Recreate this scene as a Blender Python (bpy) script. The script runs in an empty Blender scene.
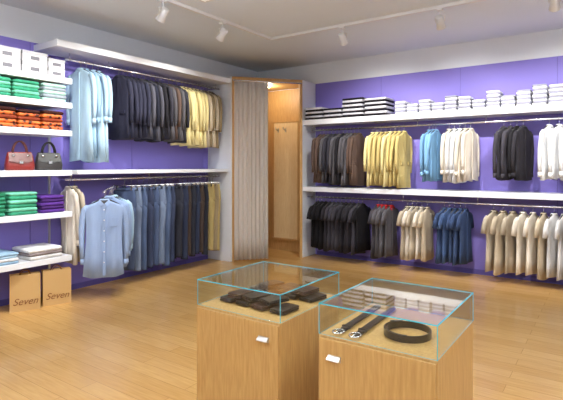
import bpy, bmesh, math, random
from mathutils import Vector, Matrix
random.seed(7)
R = random.random
def U(a,b): return a+(b-a)*R()
def lin(c):
    c=c/255.0
    return c/12.92 if c<=0.04045 else ((c+0.055)/1.055)**2.4
def rgb(r,g,b): return (lin(r),lin(g),lin(b),1)

# ------------------------------------------------------------ materials
def base(name):
    m=bpy.data.materials.new(name); m.use_nodes=True
    nt=m.node_tree; b=nt.nodes['Principled BSDF']
    return m,nt,b
def plain(name,col,rough=.5,metal=0,spec=.5,emis=None,es=0):
    m,nt,b=base(name)
    b.inputs['Base Color'].default_value=col; b.inputs['Roughness'].default_value=rough
    b.inputs['Metallic'].default_value=metal; b.inputs['Specular IOR Level'].default_value=spec
    n=nt.nodes.new('ShaderNodeTexNoise'); n.inputs['Scale'].default_value=30
    mr=nt.nodes.new('ShaderNodeMapRange'); mr.inputs['To Min'].default_value=max(0,rough-.05); mr.inputs['To Max'].default_value=min(1,rough+.05)
    nt.links.new(n.outputs['Fac'],mr.inputs['Value']); nt.links.new(mr.outputs['Result'],b.inputs['Roughness'])
    if emis:
        b.inputs['Emission Color'].default_value=emis; b.inputs['Emission Strength'].default_value=es
    return m
def fabric(name,col,var=.2,rough=.85,scale=9,bump=.35):
    m,nt,b=base(name)
    tc=nt.nodes.new('ShaderNodeTexCoord')
    n=nt.nodes.new('ShaderNodeTexNoise'); n.inputs['Scale'].default_value=scale; n.inputs['Detail'].default_value=5
    mp=nt.nodes.new('ShaderNodeMapping'); mp.inputs['Scale'].default_value=(1,1,.22)
    nt.links.new(tc.outputs['Object'],mp.inputs['Vector']); nt.links.new(mp.outputs['Vector'],n.inputs['Vector'])
    cr=nt.nodes.new('ShaderNodeValToRGB')
    cr.color_ramp.elements[0].position=.3; cr.color_ramp.elements[1].position=.7
    cr.color_ramp.elements[0].color=tuple(max(0,c*(1-var)) for c in col[:3])+(1,)
    cr.color_ramp.elements[1].color=tuple(min(1,c*(1+var)) for c in col[:3])+(1,)
    nt.links.new(n.outputs['Fac'],cr.inputs['Fac']); nt.links.new(cr.outputs['Color'],b.inputs['Base Color'])
    b.inputs['Roughness'].default_value=rough; b.inputs['Specular IOR Level'].default_value=.2
    n2=nt.nodes.new('ShaderNodeTexNoise'); n2.inputs['Scale'].default_value=24; n2.inputs['Detail'].default_value=3
    nt.links.new(mp.outputs['Vector'],n2.inputs['Vector'])
    bp=nt.nodes.new('ShaderNodeBump'); bp.inputs['Strength'].default_value=bump; bp.inputs['Distance'].default_value=.02
    nt.links.new(n2.outputs['Fac'],bp.inputs['Height']); nt.links.new(bp.outputs['Normal'],b.inputs['Normal'])
    return m
def wood(name,c1,c2,rough=.4,stretch=(14,14,1.2)):
    m,nt,b=base(name)
    tc=nt.nodes.new('ShaderNodeTexCoord'); mp=nt.nodes.new('ShaderNodeMapping'); mp.inputs['Scale'].default_value=stretch
    n=nt.nodes.new('ShaderNodeTexNoise'); n.inputs['Scale'].default_value=6; n.inputs['Detail'].default_value=6; n.inputs['Distortion'].default_value=.4
    cr=nt.nodes.new('ShaderNodeValToRGB'); cr.color_ramp.elements[0].position=.3; cr.color_ramp.elements[1].position=.72
    cr.color_ramp.elements[0].color=c1; cr.color_ramp.elements[1].color=c2
    nt.links.new(tc.outputs['Object'],mp.inputs['Vector']); nt.links.new(mp.outputs['Vector'],n.inputs['Vector'])
    nt.links.new(n.outputs['Fac'],cr.inputs['Fac']); nt.links.new(cr.outputs['Color'],b.inputs['Base Color'])
    b.inputs['Roughness'].default_value=rough
    return m
def wallmat(name,col,rough=.7):
    m,nt,b=base(name)
    n=nt.nodes.new('ShaderNodeTexNoise'); n.inputs['Scale'].default_value=1.2; n.inputs['Detail'].default_value=3
    cr=nt.nodes.new('ShaderNodeValToRGB')
    cr.color_ramp.elements[0].color=tuple(c*.95 for c in col[:3])+(1,); cr.color_ramp.elements[1].color=tuple(min(1,c*1.04) for c in col[:3])+(1,)
    tc=nt.nodes.new('ShaderNodeTexCoord'); nt.links.new(tc.outputs['Object'],n.inputs['Vector'])
    nt.links.new(n.outputs['Fac'],cr.inputs['Fac']); nt.links.new(cr.outputs['Color'],b.inputs['Base Color'])
    b.inputs['Roughness'].default_value=rough; b.inputs['Specular IOR Level'].default_value=.3
    return m
def floormat():
    m,nt,b=base('maple_laminate')
    tc=nt.nodes.new('ShaderNodeTexCoord'); mp=nt.nodes.new('ShaderNodeMapping')
    nt.links.new(tc.outputs['Object'],mp.inputs['Vector'])
    br=nt.nodes.new('ShaderNodeTexBrick'); br.inputs['Scale'].default_value=1
    br.inputs['Brick Width'].default_value=1.25; br.inputs['Row Height'].default_value=.14
    br.inputs['Mortar Size'].default_value=.002; br.inputs['Mortar Smooth'].default_value=.3
    br.inputs['Color1'].default_value=rgb(220,178,114); br.inputs['Color2'].default_value=rgb(208,164,99); br.inputs['Mortar'].default_value=rgb(172,128,72)
    nt.links.new(mp.outputs['Vector'],br.inputs['Vector'])
    mp2=nt.nodes.new('ShaderNodeMapping'); mp2.inputs['Scale'].default_value=(1.5,18,1); nt.links.new(tc.outputs['Object'],mp2.inputs['Vector'])
    n=nt.nodes.new('ShaderNodeTexNoise'); n.inputs['Scale'].default_value=3; n.inputs['Detail'].default_value=6
    nt.links.new(mp2.outputs['Vector'],n.inputs['Vector'])
    cr=nt.nodes.new('ShaderNodeValToRGB'); cr.color_ramp.elements[0].position=.3; cr.color_ramp.elements[1].position=.7
    cr.color_ramp.elements[0].color=(.86,.81,.74,1); cr.color_ramp.elements[1].color=(1,1,1,1)
    nt.links.new(n.outputs['Fac'],cr.inputs['Fac'])
    mx=nt.nodes.new('ShaderNodeMixRGB'); mx.blend_type='MULTIPLY'; mx.inputs['Fac'].default_value=1
    nt.links.new(br.outputs['Color'],mx.inputs[1]); nt.links.new(cr.outputs['Color'],mx.inputs[2])
    nt.links.new(mx.outputs['Color'],b.inputs['Base Color'])
    b.inputs['Roughness'].default_value=.19; b.inputs['Specular IOR Level'].default_value=.5
    return m
def glassmat():
    m=bpy.data.materials.new('clear_glass'); m.use_nodes=True; nt=m.node_tree; nt.nodes.clear()
    o=nt.nodes.new('ShaderNodeOutputMaterial'); t=nt.nodes.new('ShaderNodeBsdfTransparent'); t.inputs['Color'].default_value=(.965,.99,.985,1)
    g=nt.nodes.new('ShaderNodeBsdfGlossy'); g.inputs['Roughness'].default_value=.02
    lw=nt.nodes.new('ShaderNodeLayerWeight'); lw.inputs['Blend'].default_value=.5
    p=nt.nodes.new('ShaderNodeMath'); p.operation='POWER'; p.inputs[1].default_value=5
    q=nt.nodes.new('ShaderNodeMath'); q.operation='MULTIPLY_ADD'; q.inputs[1].default_value=.85; q.inputs[2].default_value=.035
    nt.links.new(lw.outputs['Facing'],p.inputs[0]); nt.links.new(p.outputs[0],q.inputs[0])
    mx=nt.nodes.new('ShaderNodeMixShader')
    nt.links.new(q.outputs[0],mx.inputs['Fac']); nt.links.new(t.outputs[0],mx.inputs[1]); nt.links.new(g.outputs[0],mx.inputs[2]); nt.links.new(mx.outputs[0],o.inputs['Surface'])
    return m
def leopard():
    m,nt,b=base('leopard_print')
    tc=nt.nodes.new('ShaderNodeTexCoord')
    v=nt.nodes.new('ShaderNodeTexVoronoi'); v.inputs['Scale'].default_value=24
    nt.links.new(tc.outputs['Object'],v.inputs['Vector'])
    cr=nt.nodes.new('ShaderNodeValToRGB'); cr.color_ramp.interpolation='CONSTANT'
    e=cr.color_ramp.elements; e[0].color=rgb(45,18,12); e[1].position=.52; e[1].color=rgb(214,110,44)
    x=e.new(.36); x.color=rgb(170,72,30)
    nt.links.new(v.outputs['Distance'],cr.inputs['Fac']); nt.links.new(cr.outputs['Color'],b.inputs['Base Color'])
    b.inputs['Roughness'].default_value=.6
    return m

PURPLE=wallmat('purple_wall_paint',rgb(132,120,202),.55)
PURPLE_D=plain('purple_seam',rgb(92,82,160),.6)
WHITE_W=wallmat('white_wall_paint',rgb(228,233,240))
CEIL=wallmat('ceiling_paint',rgb(222,231,241),.85)
FLOOR=floormat()
SHELF=plain('white_laminate',rgb(230,233,238),.35)
CHROME=plain('chrome',(.75,.75,.77,1),.18,1)
STEEL=plain('brushed_steel',(.6,.6,.6,1),.35,1)
BLACKP=plain('black_plastic',(.015,.015,.016,1),.4)
WOODC=wood('display_maple',rgb(178,139,82),rgb(200,162,102),.42)
WOODI=wood('fitting_room_oak',rgb(180,138,82),rgb(202,160,100),.5)
WOODL=wood('fitting_room_light_oak',rgb(222,192,140),rgb(238,212,164),.3)
GLASS=glassmat()
GEDGE=plain('glass_edge_teal_glow',rgb(70,175,195),.15,0,.8,rgb(50,180,205),.12)  # teal edge tint; faint emission imitates light caught in the glass
LEATHER=plain('dark_leather',rgb(36,28,28),.35)
LEATHER2=plain('brown_leather',rgb(60,38,30),.35)
BLEATHER=plain('black_leather',rgb(22,20,22),.35)
KRAFT=wallmat('kraft_paper',rgb(196,160,106),.8)
KRAFTD=plain('bag_print',rgb(130,84,46),.8)
LAMPW=plain('lamp_white_metal',rgb(222,224,226),.4)
LENS=plain('lamp_lens',(1,1,1,1),.4,0,.5,(1,.95,.85,1),5)
PANELE=plain('fill_panel_glow',(1,1,1,1),.5,0,.5,(1,.98,.95,1),1.6)  # glowing faces of the added out-of-view fill panels
CURT=fabric('curtain_fabric',rgb(216,208,198),.04,.9,3,.06)

# ------------------------------------------------------------ mesh builder
class MB:
    def __init__(s): s.v=[];s.f=[];s.m=[];s.sm=[];s.mats=[]
    def mi(s,mat):
        if mat not in s.mats: s.mats.append(mat)
        return s.mats.index(mat)
    def add(s,vs,fs,mat,smooth=False,M=None):
        o=len(s.v); i=s.mi(mat)
        for p in vs:
            p=Vector(p)
            if M is not None: p=M@p
            s.v.append(tuple(p))
        for f in fs:
            s.f.append([o+k for k in f]); s.m.append(i); s.sm.append(smooth)
    def box(s,a,b,mat,M=None):
        x0,y0,z0=a;x1,y1,z1=b
        vs=[(x0,y0,z0),(x1,y0,z0),(x1,y1,z0),(x0,y1,z0),(x0,y0,z1),(x1,y0,z1),(x1,y1,z1),(x0,y1,z1)]
        s.add(vs,[(0,3,2,1),(4,5,6,7),(0,1,5,4),(1,2,6,5),(2,3,7,6),(3,0,4,7)],mat,False,M)
    def loft(s,rings,mat,cap=True,smooth=True,M=None):
        n=len(rings[0]); vs=[p for r in rings for p in r]; fs=[]
        for i in range(len(rings)-1):
            for j in range(n):
                k=(j+1)%n
                fs.append((i*n+j,i*n+k,(i+1)*n+k,(i+1)*n+j))
        if cap:
            fs.append(tuple(range(n))[::-1]); fs.append(tuple((len(rings)-1)*n+j for j in range(n)))
        s.add(vs,fs,mat,smooth,M)
    def tube(s,path,r,mat,n=8,M=None,ref=(0,1,0),cap=True):
        path=[Vector(p) for p in path]; ref=Vector(ref); rings=[]
        for i,p in enumerate(path):
            t=(path[min(i+1,len(path)-1)]-path[max(i-1,0)]).normalized()
            rf=ref if abs(t.dot(ref))<.95 else Vector((1,0,0))
            a=t.cross(rf).normalized(); b2=a.cross(t).normalized()
            rr=r if not isinstance(r,list) else r[i]
            ra,rb=(rr,rr) if not isinstance(rr,tuple) else rr
            rings.append([p+a*ra*math.cos(2*math.pi*j/n)+b2*rb*math.sin(2*math.pi*j/n) for j in range(n)])
        s.loft(rings,mat,cap,True,M)
    def slab(s,c,w,d,h,mat,r=.015,M=None,cr=.02):
        cx,cy,z=c; rings=[]
        prof=[(r,0),(r*.3,r*.3),(0,min(r,h*.5)),(0,max(h-r,h*.5)),(r*.3,h-r*.3),(r,h)]
        for ins,dz in prof:
            ww=w/2-ins; dd=d/2-ins; q=max(.001,cr); ring=[]
            for (sx,sy,a0) in ((1,1,0),(-1,1,90),(-1,-1,180),(1,-1,270)):
                for k in range(4):
                    a=math.radians(a0+30*k)
                    ring.append((cx+sx*(ww-q)+q*math.cos(a),cy+sy*(dd-q)+q*math.sin(a),z+dz))
            rings.append(ring)
        s.loft(rings,mat,True,r>.008,M)
    def done(s,name,parent=None,bevel=0,loc=None):
        me=bpy.data.meshes.new(name); me.from_pydata(s.v,[],s.f)
        for m in s.mats: me.materials.append(m)
        for p,i,sm in zip(me.polygons,s.m,s.sm): p.material_index=i; p.use_smooth=sm
        bm=bmesh.new(); bm.from_mesh(me); bmesh.ops.recalc_face_normals(bm,faces=bm.faces); bm.to_mesh(me); bm.free()
        o=bpy.data.objects.new(name,me); bpy.context.collection.objects.link(o)
        if parent: o.parent=parent
        if bevel:
            md=o.modifiers.new('bev','BEVEL'); md.width=bevel; md.segments=2; md.limit_method='ANGLE'; md.angle_limit=math.radians(40)
        return o
def empty(name,loc=(0,0,0)):
    e=bpy.data.objects.new(name,None); e.location=loc; bpy.context.collection.objects.link(e); return e
def T(x,y,z,yaw=0): return Matrix.Translation((x,y,z))@Matrix.Rotation(yaw,4,'Z')

# ------------------------------------------------------------ room
XL,YB,H=-5.73,7.42,3.46
XR,YF=3.2,-2.4
PZ=3.09
def room(name,a,b,mat):
    m=MB(); m.box(a,b,mat); return m.done(name)
room('floor',(XL-.1,YF-.1,-.1),(XR+.1,YB+.1,0),FLOOR)
room('ceiling',(XL-.1,YF-.1,H),(XR+.1,YB+.1,H+.1),CEIL)
room('wall_left',(XL-.1,YF-.1,0),(XL,YB+.1,H),WHITE_W)
room('wall_back',(XL,YB,0),(XR+.1,YB+.1,H),WHITE_W)
room('wall_right',(XR,YF,0),(XR+.1,YB,H),WHITE_W)
room('wall_front',(XL,YF-.1,0),(XR+.1,YF,H),WHITE_W)
def cladding(name,axis,s0,s1,step):
    m=MB(); p=s0
    while p<s1-.01:
        q=min(p+step,s1)
        if axis=='y': m.box((XL,p+.003,.0),(XL+.012,q-.003,PZ),PURPLE); m.box((XL,q-.003,0),(XL+.006,q+.003,PZ),PURPLE_D)
        else: m.box((p+.003,YB-.012,0),(q-.003,YB,PZ),PURPLE); m.box((q-.003,YB-.006,0),(q+.003,YB,PZ),PURPLE_D)
        p=q
    return m.done(name)
cladding('trim_purple_panels_left','y',.0,6.0,1.47)
cladding('trim_purple_panels_back','x',-4.40,1.8,1.27)
m=MB(); m.box((XL+.012,0,0),(XL+.024,5.98,.07),PURPLE_D); m.done('baseboard_left')
m=MB(); m.box((-4.36,YB-.024,0),(1.8,YB-.012,.07),PURPLE_D); m.done('baseboard_back')

# ------------------------------------------------------------ fitting room (diagonal corner)
fit=empty('fitting_room',(-5.0,6.8,0))
def child(mb,name,par,bevel=0):
    o=mb.done(name,par,bevel); o.matrix_parent_inverse=Matrix.Translation(par.location).inverted(); return o
P1=Vector((-5.23,6.03,0)); P2=Vector((-4.43,7.0,0)); dv=(P2-P1); L=dv.length; dn=dv.normalized(); ang=math.atan2(dn.y,dn.x)
FT=3.10
m=MB(); m.box((XL,6.0,0),(-5.20,6.05,FT),SHELF); child(m,'side_panel_left',fit,.004)
m=MB(); m.box((-4.46,6.98,0),(-4.41,YB,FT),SHELF); child(m,'side_panel_right',fit,.004)
MD=Matrix.Translation(P1)@Matrix.Rotation(ang,4,'Z')
m=MB(); m.box((0.02,-.03,FT-.07),(L,.03,FT),WOODI,MD); m.box((L-.05,-.03,0),(L,.03,FT-.07),WOODI,MD); m.box((0.02,-.03,0),(.05,.03,FT-.07),WOODI,MD); child(m,'door_frame',fit,.003)
m=MB(); m.add([(-5.2,6.06,FT-.05),(-4.46,6.99,FT-.05),(-4.46,YB,FT-.05),(XL,YB,FT-.05),(XL,6.06,FT-.05),
               (-5.2,6.06,FT-.01),(-4.46,6.99,FT-.01),(-4.46,YB,FT-.01),(XL,YB,FT-.01),(XL,6.06,FT-.01)],
    [(0,1,2,3,4),(5,6,7,8,9),(0,1,6,5),(1,2,7,6),(2,3,8,7),(3,4,9,8),(4,0,5,9)],WOODI); child(m,'top_panel',fit)
m=MB(); m.box((XL+.001,6.06,0),(XL+.02,YB-.02,FT-.06),WOODI); m.box((XL+.02,YB-.02,0),(-4.47,YB-.001,FT-.06),WOODI)
m.box((-4.475,7.02,0),(-4.462,YB-.02,FT-.06),WOODI)
child(m,'wood_lining',fit)
m=MB(); m.box((-5.30,YB-.045,.24),(-4.76,YB-.021,2.42),WOODL)
for a,b in (((-5.33,YB-.055,.21),(-5.30,YB-.021,2.45)),((-4.76,YB-.055,.21),(-4.73,YB-.021,2.45)),((-5.33,YB-.055,2.42),(-4.73,YB-.021,2.45)),((-5.33,YB-.10,.20),(-4.73,YB-.021,.24))):
    m.box(a,b,WOODI)
child(m,'dressing_panel',fit,.002)
m=MB()
for x in (-5.2,-5.03):
    m.tube([(x,YB-.045,2.28),(x,YB-.10,2.28),(x,YB-.13,2.30),(x,YB-.13,2.33)],.008,STEEL,8,ref=(1,0,0))
    m.box((x-.015,YB-.05,2.24),(x+.015,YB-.044,2.32),STEEL)
child(m,'coat_hooks',fit)
m=MB(); N=90; W=L*.46; rows=[]
for k in range(9):
    z=FT-.085-(FT-.115)*k/8; r=[]
    for i in range(N+1):
        t=i/N; amp=.018+.008*(k/8); ph=.4*math.sin(k*.5)
        r.append(MD@Vector((.05+t*W,-.065+amp*math.sin(t*2*math.pi*8+ph*.3)+.005*math.sin(t*33+k*.4),z)))
    rows.append(r)
vs=[p for r in rows for p in r]; fs=[(k*(N+1)+i,k*(N+1)+i+1,(k+1)*(N+1)+i+1,(k+1)*(N+1)+i) for k in range(8) for i in range(N)]
m.add(vs,fs,CURT,True)
o=child(m,'curtain',fit); sd=o.modifiers.new('sol','SOLIDIFY'); sd.thickness=.004
m=MB(); m.tube([MD@Vector((.03,-.065,FT-.07)),MD@Vector((L-.03,-.065,FT-.07))],.012,CHROME,10); child(m,'curtain_rod',fit)
m=MB(); m.tube([(-5.1,6.9,FT-.05),(-5.1,6.9,FT-.07)],.05,LAMPW,20,ref=(1,0,0)); m.tube([(-5.1,6.9,FT-.069),(-5.1,6.9,FT-.074)],.038,LENS,20,ref=(1,0,0)); child(m,'downlight',fit)

# ------------------------------------------------------------ shelves and rails
SX=-5.27
fx=empty('wall_display_shelving',(XL,2,0))
for i,z in enumerate((2.64,2.35,2.02,1.55,1.06,.54)):
    m=MB(); m.box((XL+.013,1.2,z-.065),(SX,3.21,z),SHELF); child(m,'shelf_%d'%(i+1),fx,.004)
m=MB()
for y in (1.9,3.17): m.box((XL+.012,y-.012,.1),(XL+.03,y+.012,2.95),STEEL)
child(m,'standards',fx)
fx2=empty('wall_clothes_rack',(XL,4,0))
m=MB(); m.box((XL+.013,2.98,2.98),(-5.20,5.995,3.06),SHELF); child(m,'top_shelf',fx2,.004)
m=MB(); m.box((XL+.013,3.26,1.50),(-5.24,5.995,1.55),SHELF); child(m,'lower_shelf',fx2,.004)
GX=-5.445
def rail(name,p,q,par,brs,topz,ax):
    m=MB(); m.tube([p,q],.014,CHROME,12,ref=(0,0,1))
    for b in brs:
        if ax=='y':
            m.box((XL+.012,b-.006,p[2]-.012),(GX+.03,b+.006,p[2]+.012),CHROME); m.tube([(GX,b,p[2]),(GX,b,topz)],.006,CHROME,6,ref=(1,0,0))
        else:
            m.box((b-.006,GY-.03,p[2]-.012),(b+.006,YB-.012,p[2]+.012),CHROME); m.tube([(b,GY,p[2]),(b,GY,topz)],.006,CHROME,6,ref=(1,0,0))
    child(m,name,par)
GY=7.135
rail('upper_rail',(GX,3.22,2.90),(GX,5.98,2.90),fx2,(3.28,3.83,5.9),2.98,'y')
rail('lower_rail',(GX,3.22,1.43),(GX,5.98,1.43),fx2,(3.3,4.5,5.9),1.50,'y')
fx3=empty('wall_clothes_rack',(-2,YB,0))
m=MB(); m.box((-4.405,6.99,2.31),(1.8,YB-.013,2.40),SHELF); child(m,'top_shelf',fx3,.004)
m=MB(); m.box((-4.405,6.99,1.16),(1.8,YB-.013,1.24),SHELF); child(m,'middle_shelf',fx3,.004)
rail('upper_rail',(-4.39,GY,2.22),(1.8,GY,2.22),fx3,(-4.3,-2.42,-1.44,.2),2.31,'x')
rail('lower_rail',(-4.39,GY,1.06),(1.8,GY,1.06),fx3,(-4.3,-2.65,-1.55,.2),1.16,'x')

# ------------------------------------------------------------ garments
def garment(mb,x,y,z,yaw,Ln,mat,hw=.195,th=.024,sl=.56,style='shirt',trim=None,face=1,legs=None,hang=BLACKP,seg=28,wave=.2):
    M=T(x,y,z,yaw); ph=U(0,6.28); k1=random.choice((2,3,4)); sk=U(-.025,.025)
    prof=[(-.085,.05,.7),(-.10,.065,.9),(-.12,.11,1.0),(-.15,hw*.86,1.05),(-.18,hw*.99,1.1),(-.23,hw,1.15),(-.34,hw*.93,1.2),(-.34-(Ln-.34)*.33,hw*.90,1.25),(-.34-(Ln-.34)*.66,hw*.96,1.35),(-Ln,hw*1.04,1.4)]
    rings=[]
    for (zz,w,t) in prof:
        dep=max(0,(-zz-.2)/(Ln)); r=[]
        for j in range(seg):
            a=2*math.pi*j/seg; c,s_=math.cos(a),math.sin(a)
            wv=1+wave*dep*2.2*math.sin(k1*a*2+ph)+.12*dep*math.sin(7*a+ph*2)
            r.append((math.copysign(abs(c)**.75,c)*w+sk*dep,math.copysign(abs(s_)**.7,s_)*th*t*wv,zz+(.012*math.sin(a*2+ph) if zz==-Ln else 0)))
        rings.append(r)
    mb.loft(rings,mat,True,True,M)
    for sd in (-1,1):
        e=U(-.012,.016); ls=U(-.03,.03)
        if sl>.35:
            pt=[(sd*hw*.80,0,-.165),(sd*hw*.98,0,-.205),(sd*(hw+.018),.003,-.30),(sd*(hw+.030),.006+e*.5,-.17-sl*.4),(sd*(hw+.030),.010+e,-.17-sl*.7),(sd*(hw+.018),.012+e,-.17-sl+ls)]
            rr=[(.035,.024),(.041,.029),(.037,.026),(.034,.025),(.030,.022),(.027,.022)]
        else:
            pt=[(sd*hw*.80,0,-.165),(sd*hw*.98,0,-.205),(sd*(hw+.025),.003,-.28),(sd*(hw+.045),.005,-.17-sl)]
            rr=[(.038,.024),(.05,.027),(.055,.027),(.058,.028)]
        mb.tube(pt,rr,mat,10,M,ref=(0,1,0))
        if sl>.35 and style in('shirt',):
            p=pt[-1]; mb.tube([(p[0],p[1],p[2]+.03),(p[0],p[1],p[2]-.035)],[(.030,.025),(.029,.024)],trim or mat,10,M)
    tm=trim or mat
    f=face; yf=f*th*1.28
    if style in('shirt','jacket'):
        mb.tube([(0,0,-.075),(0,0,-.11)],[(.052,.028),(.064,.034)],tm,14,M,ref=(0,1,0))
        for sd in (-1,1):
            mb.add([(0,f*(th+.004),-.105),(sd*.055,f*.018,-.078),(sd*.075,f*(th+.002),-.125),(sd*.03,yf+f*.006,-.165)],[(0,1,2,3)],tm,False,M)
    if style=='shirt':
        mb.box((-.016,min(yf*1.05,yf*1.35),-Ln+.02),(.016,max(yf*1.05,yf*1.35),-.13),mat,M)
    if style=='jacket':
        for sd in (-1,1):
            mb.add([(sd*.02,yf+f*.012,-.13),(sd*.075,yf+f*.004,-.15),(sd*.095,yf+f*.008,-.26),(sd*.005,yf+f*.016,-.46)],[(0,1,2,3)],tm,False,M)
            mb.box((min(sd*.06,sd*.15),min(yf*.9,yf*1.45),-.60),(max(sd*.06,sd*.15),max(yf*.9,yf*1.45),-.555),mat,M)
    if style=='tee':
        mb.tube([(0,0,-.08),(0,0,-.10)],[(.06,.03),(.072,.035)],tm,14,M,ref=(0,1,0))
    if legs:
        lm,le=legs
        for sd in (-1,1):
            mb.tube([(sd*.06,0,-Ln+.12),(sd*.075,0,-Ln-.02),(sd*.08,.005,-Ln-(le-Ln)*.5),(sd*.075,.01,-le)],[(.085,.034),(.085,.038),(.068,.034),(.07,.034)],lm,12,M,ref=(0,1,0))
    pts=[(0,0,-.09),(.0,0,-.04)]+[(.021*math.cos(math.radians(a)),0,.021*math.sin(math.radians(a))) for a in (-60,-20,20,60,100,140,180,215)]
    mb.tube(pts,.0032,CHROME,6,M,ref=(0,1,0))
    mb.tube([(-hw*.8,0,-.15),(-hw*.3,0,-.095),(0,0,-.075),(hw*.3,0,-.095),(hw*.8,0,-.15)],[(.006,.008),(.011,.011),(.012,.012),(.011,.011),(.006,.008)],hang,8,M,ref=(0,1,0))

def trousers(mb,x,y,z,yaw,Ln,mat,w=.165):
    M=T(x,y,z,yaw); rings=[]
    for zz,hw,th in ((-.13,w*.92,.020),(-.17,w*.95,.024),(-.25,w*1.03,.028),(-.36,w*1.08,.032),(-.40,w*1.06,.026)):
        r=[]
        for j in range(24):
            a=2*math.pi*j/24; c,s_=math.cos(a),math.sin(a)
            r.append((math.copysign(abs(c)**.8,c)*hw,math.copysign(abs(s_)**.7,s_)*th,zz))
        rings.append(r)
    mb.loft(rings,mat,True,True,M)
    mb.tube([(0,0,-.125),(0,0,-.168)],[(w*.96,.024),(w*.98,.027)],mat,20,M,ref=(0,1,0))
    sp=U(0,.02)
    for sd in (-1,1):
        e=U(-.012,.012)
        mb.tube([(sd*.085,0,-.34),(sd*.088,0,-.45),(sd*(.085+sp*.5),e*.5,-.70),(sd*(.082+sp),e,-Ln+.03),(sd*(.082+sp),e,-Ln)],[(.09,.030),(.086,.031),(.066,.027),(.060,.026),(.062,.028)],mat,14,M,ref=(0,1,0))
        mb.box((sd*.12-.012,-.030,-.16),(sd*.12+.012,.030,-.10),CHROME,M)
    mb.tube([(-w*.9,0,-.098),(w*.9,0,-.098)],.005,CHROME,6,M,ref=(0,1,0))
    pts=[(0,0,-.10),(.0,0,-.04)]+[(.021*math.cos(math.radians(a)),0,.021*math.sin(math.radians(a))) for a in (-60,-20,20,60,100,140,180,215)]
    mb.tube(pts,.0032,CHROME,6,M,ref=(0,1,0))

def rowinto(mb,axis,z,s0,s1,n,mats,Ln,face,dL=.025,turn=.2,**k):
    for i in range(n):
        t=(i+.5)/n; s=s0+(s1-s0)*t+U(-.008,.008); mt=random.choice(mats); yw=U(-.09,.09)
        if axis=='x': garment(mb,s,GY,z,math.pi/2-turn+yw,Ln+U(-dL,dL),mt,face=face,**k)
        else: garment(mb,GX,s,z,turn+yw,Ln+U(-dL,dL),mt,face=face,**k)
def row(name,*a,**k):
    mb=MB(); rowinto(mb,*a,**k); return mb.done(name)
F=fabric
charcoal=[F('charcoal_wool',rgb(56,55,64)),F('black_wool',rgb(38,37,42)),F('grey_wool',rgb(92,90,95)),F('brown_wool',rgb(98,80,72))]
navy=[F('navy_wool',rgb(48,49,66)),F('midnight_wool',rgb(36,38,50)),F('slate_wool',rgb(82,82,92))]
cream=[F('cream_cotton',rgb(226,208,142)),F('sand_cotton',rgb(206,186,122)),F('pale_yellow_cotton',rgb(234,220,160))]
beige=[F('beige_linen',rgb(200,186,162)),F('ivory_linen',rgb(222,214,200)),F('stone_linen',rgb(184,172,152))]
paleblue=[F('pale_blue_cotton',rgb(172,202,222)),F('sky_cotton',rgb(154,188,216)),F('ice_cotton',rgb(192,214,226))]
shirtblue=F('shirt_blue',rgb(148,170,206),.06,.8,9,.2)
white=[F('white_cotton',rgb(232,234,238)),F('offwhite_cotton',rgb(214,214,214))]
blackc=[F('black_cotton',rgb(30,29,33)),F('offblack_cotton',rgb(46,44,50)),F('graphite_cotton',rgb(66,64,72))]
denim=[F('denim_blue',rgb(74,88,118)),F('denim_faded',rgb(110,124,148),.3),F('denim_dark',rgb(56,64,88)),F('denim_mid',rgb(78,94,124),.3)]
dkdenim=[F('denim_black',rgb(46,48,58)),F('espresso_twill',rgb(72,60,54)),F('navy_twill',rgb(48,55,76))]
steelblue=[F('steel_blue_cotton',rgb(72,94,134)),F('slate_blue_cotton',rgb(60,78,114))]
REDF=F('red_trim',rgb(170,36,42)); TIE=F('tan_twill',rgb(150,134,104)); KHAKI=F('khaki_twill',rgb(178,158,104))

mb=MB(); rowinto(mb,'x',2.22,-4.16,-4.02,2,[charcoal[3]],.92,-1,style='jacket',turn=.1); rowinto(mb,'x',2.22,-4.02,-3.66,5,charcoal[:3],.92,-1,style='jacket',turn=.1); rowinto(mb,'x',2.22,-3.66,-3.36,4,[charcoal[3],charcoal[2]],.92,-1,style='jacket',turn=.1); mb.done('hanging_suit_jackets')
row('hanging_cream_jackets','x',2.22,-3.20,-2.60,8,cream,.93,-1,style='jacket',turn=.15)
row('hanging_light_blue_shirts','x',2.22,-2.28,-2.11,3,[F('aqua_blue_cotton',rgb(120,166,206))],.84,-1,style='shirt')
row('hanging_ivory_shirts','x',2.22,-1.98,-1.62,5,[beige[1],white[1],white[0]],.84,-1,style='shirt')
row('hanging_black_shirts','x',2.22,-1.26,-.92,4,blackc,.80,-1,style='shirt',turn=.32)
row('hanging_white_shirts','x',2.22,-.72,.3,9,white,.80,-1,style='shirt',turn=.32)
row('hanging_black_t_shirts','x',1.06,-4.22,-3.30,12,blackc,.88,-1,style='tee',sl=.2,turn=.12)
row('hanging_red_collar_shirts','x',1.06,-3.10,-2.82,4,[blackc[2],charcoal[2]],.90,-1,style='shirt',sl=.2,trim=REDF,turn=.15)
row('hanging_beige_t_shirts','x',1.06,-2.62,-2.24,5,beige,.86,-1,style='tee',sl=.2)
row('hanging_steel_blue_shirts','x',1.06,-2.06,-1.68,5,steelblue,.87,-1,style='shirt',sl=.2)
row('hanging_linen_t_shirts','x',1.06,-1.40,.3,14,[beige[0],beige[1],white[1],beige[2]],.92,-1,style='tee',sl=.22,turn=.32)
row('hanging_pale_blue_shirts','y',2.90,3.38,3.72,4,paleblue,1.22,-1,style='shirt',turn=.15)
mb=MB(); rowinto(mb,'y',2.90,3.94,4.55,8,navy,.92,-1,style='jacket',turn=.12); rowinto(mb,'y',2.90,4.57,5.06,6,charcoal,.92,-1,style='jacket',turn=.08)
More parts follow.
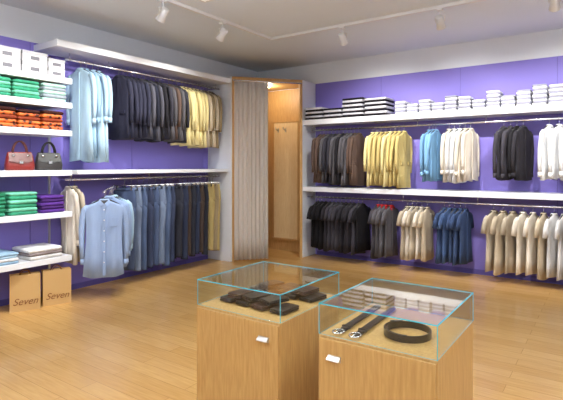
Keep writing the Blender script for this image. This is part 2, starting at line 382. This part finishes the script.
rowinto(mb,'y',2.90,5.08,5.80,9,cream+[beige[0],TIE],.98,-1,style='jacket',turn=.06); mb.done('hanging_suits')
mb=MB()
def trow(s0,s1,n,mats,turn,Ln=1.26):
    for i in range(n):
        s=s0+(s1-s0)*(i+.5)/n+U(-.01,.01); trousers(mb,GX+.02,s,1.43,turn+U(-.12,.12),Ln+U(-.03,.03),mats[i%len(mats)])
trow(4.02,4.84,8,[denim[0],denim[1],denim[3],denim[2]],.30)
trow(4.90,5.54,7,[dkdenim[0],dkdenim[2],dkdenim[1]],.2,1.22)
trow(5.60,5.84,3,[KHAKI,TIE],.1,1.2)
mb.done('hanging_trousers')
# front-facing shirts on a face-out arm, with the first beige shirts of the rail
B=T(-5.00,3.46,1.28,math.radians(52))
s2=MB()
garment(s2,0,0,0,0,1.0,shirtblue,hw=.225,th=.045,sl=.66,style='shirt',face=-1,seg=40,wave=.12)
for i in range(6):
    z=-.2-i*.125
    s2.tube([(0,-.076,z),(0,-.082,z)],.008,white[0],10,ref=(0,0,1))
s2.box((.07,-.072,-.40),(.15,-.064,-.30),shirtblue)
s2.add([(-.045,-.0485,-.088),(.045,-.0485,-.088),(.0,-.062,-.135)],[(0,1,2)],BLACKP)
for i in range(3): garment(s2,.05+.015*i,.13+.085*i,.03,.05*i,.95,[shirtblue,paleblue[1],paleblue[0]][i],sl=.6,style='shirt',face=-1,hw=.2)
s2.tube([(0.0,-.03,.0),(0.0,.2,.015),(.1,.42,.07)],.009,CHROME,8,ref=(0,0,1))
s2.v=[tuple(B@Vector(p)) for p in s2.v]
rowinto(s2,'y',1.43,3.25,3.37,2,beige,1.0,-1,style='shirt',hw=.17,turn=0)
s2.done('hanging_display_shirts')

# ------------------------------------------------------------ folded stacks and boxes
def stack(name,x,y,z,w,d,lay,h,mats,r=.018,jit=.006):
    mb=MB(); zz=z+.001
    for i in range(lay):
        mt=mats[i%len(mats)]; hh=h*U(.88,1.1)
        M=T(x+U(-jit,jit),y+U(-jit,jit),zz,U(-.025,.025))
        mb.slab((0,0,0),w*U(.97,1),d*U(.97,1),hh,mt,min(r,hh*.45),M)
        zz+=hh*.97
    return mb.done(name)
green=[F('bright_green_knit',rgb(58,152,118)),F('mint_knit',rgb(112,194,164))]
mint=[F('pale_mint_knit',rgb(160,198,186)),F('grey_knit',rgb(140,150,160))]
violet=[F('violet_knit',rgb(86,50,136)),F('plum_knit',rgb(66,36,100))]
blkwhite=[F('black_folded',rgb(28,26,32)),F('white_folded',rgb(205,205,214))]
wf=[F('white_folded_shirt',rgb(228,229,235),.04),F('grey_fold_shadow',rgb(150,152,168),.04)]  # grey layers paint in the shadows between the white folds
leo=leopard()
CX=-5.48
LABEL=plain('box_label',rgb(110,110,118),.6)
def shoebox(mb,x,y,z,w,d,h,body,lid,yaw=0):
    M=T(x,y,z,yaw)
    mb.box((-w/2,-d/2,0),(w/2,d/2,h-.03),body,M); mb.box((-w/2-.004,-d/2-.004,h-.035),(w/2+.004,d/2+.004,h),lid,M)
    mb.box((w/2,-.05,h*.2),(w/2+.003,.05,h*.55),LABEL,M)
BOXW=plain('white_card',rgb(220,220,224),.6); BOXG=plain('grey_card',rgb(176,178,184),.6)
mb=MB()
for yy,n in ((2.18,2),(2.48,2),(2.78,2)):
    for k in range(n): shoebox(mb,CX+.02,yy,2.641+k*.122,.32,.275,.118,BOXW,BOXG,U(-.02,.02))
for k in range(2): shoebox(mb,CX+.02,3.04,2.641+k*.105,.3,.19,.10,BOXW,BOXG)
mb.done('white_shoe_boxes')
stack('folded_green_sweaters',CX,2.38,2.35,.38,.29,5,.042,green)
stack('folded_green_sweaters',CX,2.69,2.35,.38,.29,5,.042,green)
stack('folded_mint_sweaters',CX,3.01,2.35,.38,.29,5,.042,mint)
stack('folded_violet_sweaters',CX,2.06,2.35,.38,.29,5,.042,violet)
RU=F('rust_scarf',rgb(130,56,34)); DS=F('dark_scarf',rgb(54,24,20))
for y in (2.20,2.46,2.72,2.99): stack('folded_leopard_scarves',CX+.02,y,2.02,.34,.245,5,.045,[leo,leo,RU,leo,DS],.02,.008)
stack('folded_green_sweaters',CX,2.33,1.06,.38,.29,6,.043,[green[0],F('deep_green_knit',rgb(42,126,92))])
stack('folded_mint_sweaters',CX,2.66,1.06,.38,.31,6,.043,green)
stack('folded_violet_sweaters',CX,2.99,1.06,.38,.29,5,.042,violet)
stack('folded_light_blue_shirts',CX,2.42,.54,.40,.36,4,.032,[paleblue[1],white[0],paleblue[0]])
stack('folded_light_blue_shirts',CX,2.02,.54,.38,.34,3,.04,[violet[0],paleblue[0]])
stack('folded_grey_shirts',CX,2.90,.54,.40,.40,3,.045,[white[1],F('warm_grey_cotton',rgb(140,130,130)),white[0]])
x=-4.21
for w,lay in ((.37,6),(.37,5),(.40,9),(.40,8)):
    stack('folded_black_white_garments',x,7.19,2.40,w-.02,.36,lay,.037,blkwhite,.01); x+=w
x=-2.66
for i in range(14):
    w=.19; stack('folded_white_shirts',x,7.17,2.40,w-.016,.32,[7,5,7,5,8,7,5,9,6,8,10,9,8,9][i],.028,wf,.010); x+=w

# ------------------------------------------------------------ handbags
def handbag(name,y,mat,mat2,w=.29):
    mb=MB(); x=CX+.08; z=1.551
    rings=[]
    for (dz,ww,dd) in ((0,w*.92,.13),(.01,w,.14),(.06,w*1.02,.145),(.14,w*.94,.11),(.195,w*.84,.07),(.205,w*.78,.05)):
        r=[]
        for j in range(24):
            a=2*math.pi*j/24; c,s_=math.cos(a),math.sin(a)
            r.append((math.copysign(abs(s_)**.5,s_)*dd/2,math.copysign(abs(c)**.35,c)*ww/2,dz))
        rings.append(r)
    M=T(x,y,z,-.25); mb.loft(rings,mat,True,True,M)
    mb.add([(.040,-w*.40,.195),(.040,w*.40,.195),(.076,w*.40,.10),(.083,0,.075),(.076,-w*.40,.10)],[(0,1,2,3,4)],mat2,False,M)
    mb.box((.08,-.018,.075),(.09,.018,.105),CHROME,M)
    for xx in (-.025,.03):
        mb.tube([(xx,w*.25*math.cos(math.radians(a)),.185+.14*math.sin(math.radians(a))) for a in range(0,181,20)],.0085,mat2,8,M,ref=(1,0,0))
    for yy in (-w*.25,w*.25): mb.tube([(.055,yy,.165),(.066,yy,.165)],.013,CHROME,10,M,ref=(0,0,1))
    mb.done(name)
handbag('red_handbag',2.66,plain('red_patent',rgb(128,40,36),.3),plain('tan_trim',rgb(92,44,38),.35))
handbag('dark_handbag',2.99,plain('dark_patent',rgb(52,50,50),.3),plain('black_trim',rgb(28,30,28),.35))
handbag('dark_handbag',2.28,plain('dark_patent2',rgb(45,42,46),.3),plain('black_trim2',rgb(28,30,28),.35))

# ------------------------------------------------------------ paper bags
def paperbag(x,y,yaw):
    e=empty('paper_shopping_bag',(x,y,0)); e.rotation_euler=(0,0,yaw)
    mb=MB(); w,d,h=.30,.11,.40
    o=[(d/2,-w/2),(d/2,w/2),(0.0,w/2-.012),(-d/2,w/2),(-d/2,-w/2),(0.0,-w/2+.012)]
    b=[(d/2,-w/2),(d/2,w/2),(0.0,w/2),(-d/2,w/2),(-d/2,-w/2),(0.0,-w/2)]
    mb.loft([[(p[0],p[1],.001) for p in b],[(p[0]*.95,p[1],h) for p in o]],KRAFT,False,False)
    mb.add([(p[0],p[1],.002) for p in b],[tuple(range(6))],KRAFT)
    ob=mb.done('bag_body',e); s=ob.modifiers.new('s','SOLIDIFY'); s.thickness=.003
    mb=MB()
    for xx in (-.045,.047): mb.tube([(xx,.055*math.cos(math.radians(a)),h-.03+.075*math.sin(math.radians(a))) for a in range(0,181,20)],.004,KRAFTD,8,ref=(1,0,0))
    mb.done('bag_handles',e)
    cu=bpy.data.curves.new('bag_lettering','FONT'); cu.body='Seven'; cu.size=.105; cu.shear=.35; cu.extrude=.0006; cu.align_x='CENTER'
    t=bpy.data.objects.new('bag_lettering',cu); bpy.context.collection.objects.link(t); t.parent=e
    cu.materials.append(KRAFTD); t.location=(d/2+.0022,0,.07); t.rotation_euler=(math.radians(90),0,math.radians(90))
paperbag(-5.36,2.70,-.42); paperbag(-5.30,3.03,-.36)

# ------------------------------------------------------------ display cases
BZ,TZ=.865,1.0
def case(x0,y0,x1,y1,hx):
    e=empty('glass_display_case',((x0+x1)/2,(y0+y1)/2,0))
    m=MB(); m.box((x0+.01,y0+.01,0),(x1-.01,y1-.01,.06),WOODC); child(m,'plinth',e)
    m=MB(); m.box((x0,y0,.06),(x1,y1,BZ-.002),WOODC); child(m,'cabinet_body',e,.003)
    m=MB(); m.box((x0+.004,y0-.012,.10),(x1-.004,y0-.0005,BZ-.012),WOODC); child(m,'door_front',e,.002)
    m=MB(); m.box((hx-.03,y0-.016,.765),(hx+.03,y0-.012,.79),STEEL)
    m.add([(hx-.03,y0-.013,.79),(hx+.03,y0-.013,.79),(hx+.03,y0-.035,.775),(hx-.03,y0-.035,.775),(hx-.03,y0-.013,.786),(hx+.03,y0-.013,.786),(hx+.03,y0-.035,.771),(hx-.03,y0-.035,.771)],[(0,1,2,3),(4,5,6,7),(0,1,5,4),(2,3,7,6),(1,2,6,5),(0,3,7,4)],STEEL)
    child(m,'pull_handle',e)
    g=.006; m=MB()
    m.box((x0,y0,BZ),(x1,y0+g,TZ-g),GLASS); m.box((x0,y1-g,BZ),(x1,y1,TZ-g),GLASS)
    m.box((x0,y0+g,BZ),(x0+g,y1-g,TZ-g),GLASS); m.box((x1-g,y0+g,BZ),(x1,y1-g,TZ-g),GLASS)
    m.box((x0,y0,TZ-g),(x1,y1,TZ),GLASS); child(m,'glass_box',e)
    m=MB(); k=.002
    for z in (TZ-.003,BZ+.0005):
        kk=k if z>BZ+.1 else .0006
        for a,b in (((x0,y0),(x1,y0)),((x0,y1),(x1,y1)),((x0,y0),(x0,y1)),((x1,y0),(x1,y1))):
            m.box((a[0]-kk,a[1]-kk,z-kk),(b[0]+kk,b[1]+kk,z+kk),GEDGE)
    for x in (x0,x1):
        for y in (y0,y1): m.box((x-.0013,y-.0013,BZ),(x+.0013,y+.0013,TZ),GEDGE)
    child(m,'glass_edges',e)
case(-1.80,1.81,-1.265,2.39,-1.352)
case(-1.05,1.80,-.535,2.365,-.967)
mb=MB()
def wallet(x,y,yaw,mt,z=BZ+.002,tilt=0):
    M=T(x,y,z,yaw)@Matrix.Rotation(tilt,4,'Y')
    mb.slab((0,0,0),.092,.14,.011,mt,.004,M,.01); mb.slab((0.002,0,.0112),.090,.138,.010,mt,.004,M,.01)
    mb.box((-.042,-.0008,.0212),(.042,.0008,.0222),BLEATHER,M)
for i,x in enumerate((-1.70,-1.585,-1.47,-1.355)): wallet(x,1.98+U(-.01,.01),U(-.22,.05),(LEATHER,BLEATHER,LEATHER2,LEATHER)[i])
for i,x in enumerate((-1.66,-1.555,-1.44)): wallet(x,2.00+U(-.01,.01),U(-.3,.1),(LEATHER2,LEATHER,BLEATHER)[i],BZ+.028)
for i,x in enumerate((-1.69,-1.575,-1.46,-1.345)): wallet(x,2.235+U(-.01,.01),U(-.22,.05),(BLEATHER,LEATHER2,LEATHER,BLEATHER)[i])
for i,x in enumerate((-1.64,-1.52,-1.40)): wallet(x,2.25+U(-.01,.01),U(-.3,.1),(LEATHER,BLEATHER,LEATHER2)[i],BZ+.028)
mb.done('leather_wallets')
def buckle(mb,M):
    mb.tube([(.024*math.cos(a),.030*math.sin(a),.006) for a in [math.radians(k) for k in range(0,361,24)]],.0035,CHROME,8,M,ref=(0,0,1)); mb.tube([(0,-.03,.009),(0,.028,.009)],.002,CHROME,6,M,ref=(0,0,1))
for x in (-.985,-.905):
    mb=MB(); M=T(x,2.08,BZ+.002,.03)
    mb.slab((0,0,0),.034,.46,.005,BLEATHER,.0015,M,.012); mb.slab((.003,.02,.0055),.034,.42,.005,LEATHER,.0015,M,.012)
    mb.box((-.019,-.16,.0),(.019,-.15,.0125),BLEATHER,M)
    buckle(mb,T(x+.006,2.08-.235,BZ+.004,0.03)); mb.done('straight_leather_belt')
mb=MB(); rings=[]
n=90
for i in range(n+1):
    a=2*math.pi*1.45*i/n; r=.102-.008*i/n*1.45
    c,s_=math.cos(a),math.sin(a); z0=BZ+.003; hh=.030
    rings.append([((r-.002)*c,(r-.002)*s_,z0),((r+.002)*c,(r+.002)*s_,z0),((r+.002)*c,(r+.002)*s_,z0+hh),((r-.002)*c,(r-.002)*s_,z0+hh)])
mb.loft(rings,BLEATHER,True,False)
mb.box((.101,-.006,BZ+.002),(.107,.05,BZ+.034),CHROME)
o=mb.done('coiled_leather_belt'); o.location=(-.72,1.995,0); o.rotation_euler=(0,0,2.2)

# ------------------------------------------------------------ track lights
tr=empty('ceiling_track',(-4.04,5.55,H))
m=MB(); m.box((-4.058,YF+.3,H-.035),(-4.022,5.568,H),LAMPW); child(m,'track_left',tr)
m=MB(); m.box((-4.022,5.532,H-.035),(XR-.3,5.568,H),LAMPW); child(m,'track_back',tr)
def aim(o,d): o.rotation_euler=Vector(d).to_track_quat('-Z','Y').to_euler()
WARM=(1,.965,.915)
def spot(x,y,tgt,en=165):
    e=empty('track_spotlight',(x,y,H-.035))
    m=MB(); m.box((x-.03,y-.03,H-.06),(x+.03,y+.03,H-.035),LAMPW); m.tube([(x,y,H-.06),(x,y,H-.13)],.01,LAMPW,8,ref=(1,0,0))
    c=Vector((x,y,H-.19)); d=(Vector(tgt)-c).normalized()
    m.tube([c-d*.075,c-d*.07,c+d*.02,c+d*.075,c+d*.078],[.03,.042,.045,.056,.056],LAMPW,20,ref=(0,0,1),cap=True)
    m.tube([c+d*.078,c+d*.081],.047,LENS,20,ref=(0,0,1))
    side=d.cross(Vector((0,0,1))).normalized()
    m.tube([c+side*.05,c+side*.055+Vector((0,0,.06)),c+Vector((0,0,.07)),c-side*.055+Vector((0,0,.06)),c-side*.05],.006,LAMPW,6,ref=tuple(d))
    child(m,'lamp_head',e)
    l=bpy.data.lights.new('spot_beam','SPOT'); l.energy=en; l.spot_size=math.radians(92); l.spot_blend=.85; l.shadow_soft_size=.04; l.color=WARM
    o=bpy.data.objects.new('spot_beam',l); bpy.context.collection.objects.link(o); o.location=c+d*.10; aim(o,d)
    o.parent=e; o.matrix_parent_inverse=Matrix.Translation(e.location).inverted()
for y in (1.4,2.5,3.53,4.50): spot(-4.04,y,(-5.6,y+.15,1.75),125)
for x in (-2.88,-1.62,-.465,.8): spot(x,5.55,(x-.15,7.3,1.75),180)

# added out-of-view fill panels, up/down, brightening the ceiling and sales floor
for (x,y) in ((-2.3,2.4),(-2.3,-.4),(.9,2.6),(.9,-.4)):
    e=empty('added_fill_panel',(x,y,H)); zp=H-.42
    m=MB(); m.box((x-.6,y-.6,zp-.02),(x+.6,y+.6,zp+.02),LAMPW); child(m,'fill_panel_housing',e)
    m=MB(); m.box((x-.56,y-.56,zp-.024),(x+.56,y+.56,zp-.02),PANELE); m.box((x-.56,y-.56,zp+.02),(x+.56,y+.56,zp+.024),PANELE); child(m,'fill_panel_diffuser',e)
    m=MB()
    for a in (-.5,.5):
        for b in (-.5,.5): m.tube([(x+a,y+b,zp+.02),(x+a,y+b,H)],.003,STEEL,6,ref=(1,0,0))
    child(m,'fill_panel_cables',e)
    for nm,zz,rot,en in (('fill_down_light',zp-.03,0,30),('fill_up_light',zp+.03,math.pi,60)):
        l=bpy.data.lights.new(nm,'AREA'); l.size=1.1; l.energy=en; l.color=(1,.985,.97)
        o=bpy.data.objects.new(nm,l); bpy.context.collection.objects.link(o); o.location=(x,y,zz); o.rotation_euler=(rot,0,0); o.parent=e; o.matrix_parent_inverse=Matrix.Translation(e.location).inverted()
l=bpy.data.lights.new('fitting_light','POINT'); l.energy=14; l.shadow_soft_size=.05; l.color=(1,.92,.78)
o=bpy.data.objects.new('fitting_light',l); bpy.context.collection.objects.link(o); o.location=(-5.1,6.9,FT-.16); o.parent=fit; o.matrix_parent_inverse=Matrix.Translation(fit.location).inverted()

w=bpy.data.worlds.new('World'); bpy.context.scene.world=w; w.use_nodes=True
w.node_tree.nodes['Background'].inputs[0].default_value=(.8,.85,1,1); w.node_tree.nodes['Background'].inputs[1].default_value=.4

cam=bpy.data.cameras.new('camera'); co=bpy.data.objects.new('camera',cam); bpy.context.collection.objects.link(co)
co.location=(0,0,1.6); co.rotation_euler=(math.radians(90),0,math.radians(34.8))
cam.sensor_width=36; cam.lens=473/563*36; cam.shift_y=-(200-166)/563; cam.clip_start=.05
bpy.context.scene.camera=co
bpy.context.scene.view_settings.view_transform='Standard'
bpy.context.scene.view_settings.exposure=0
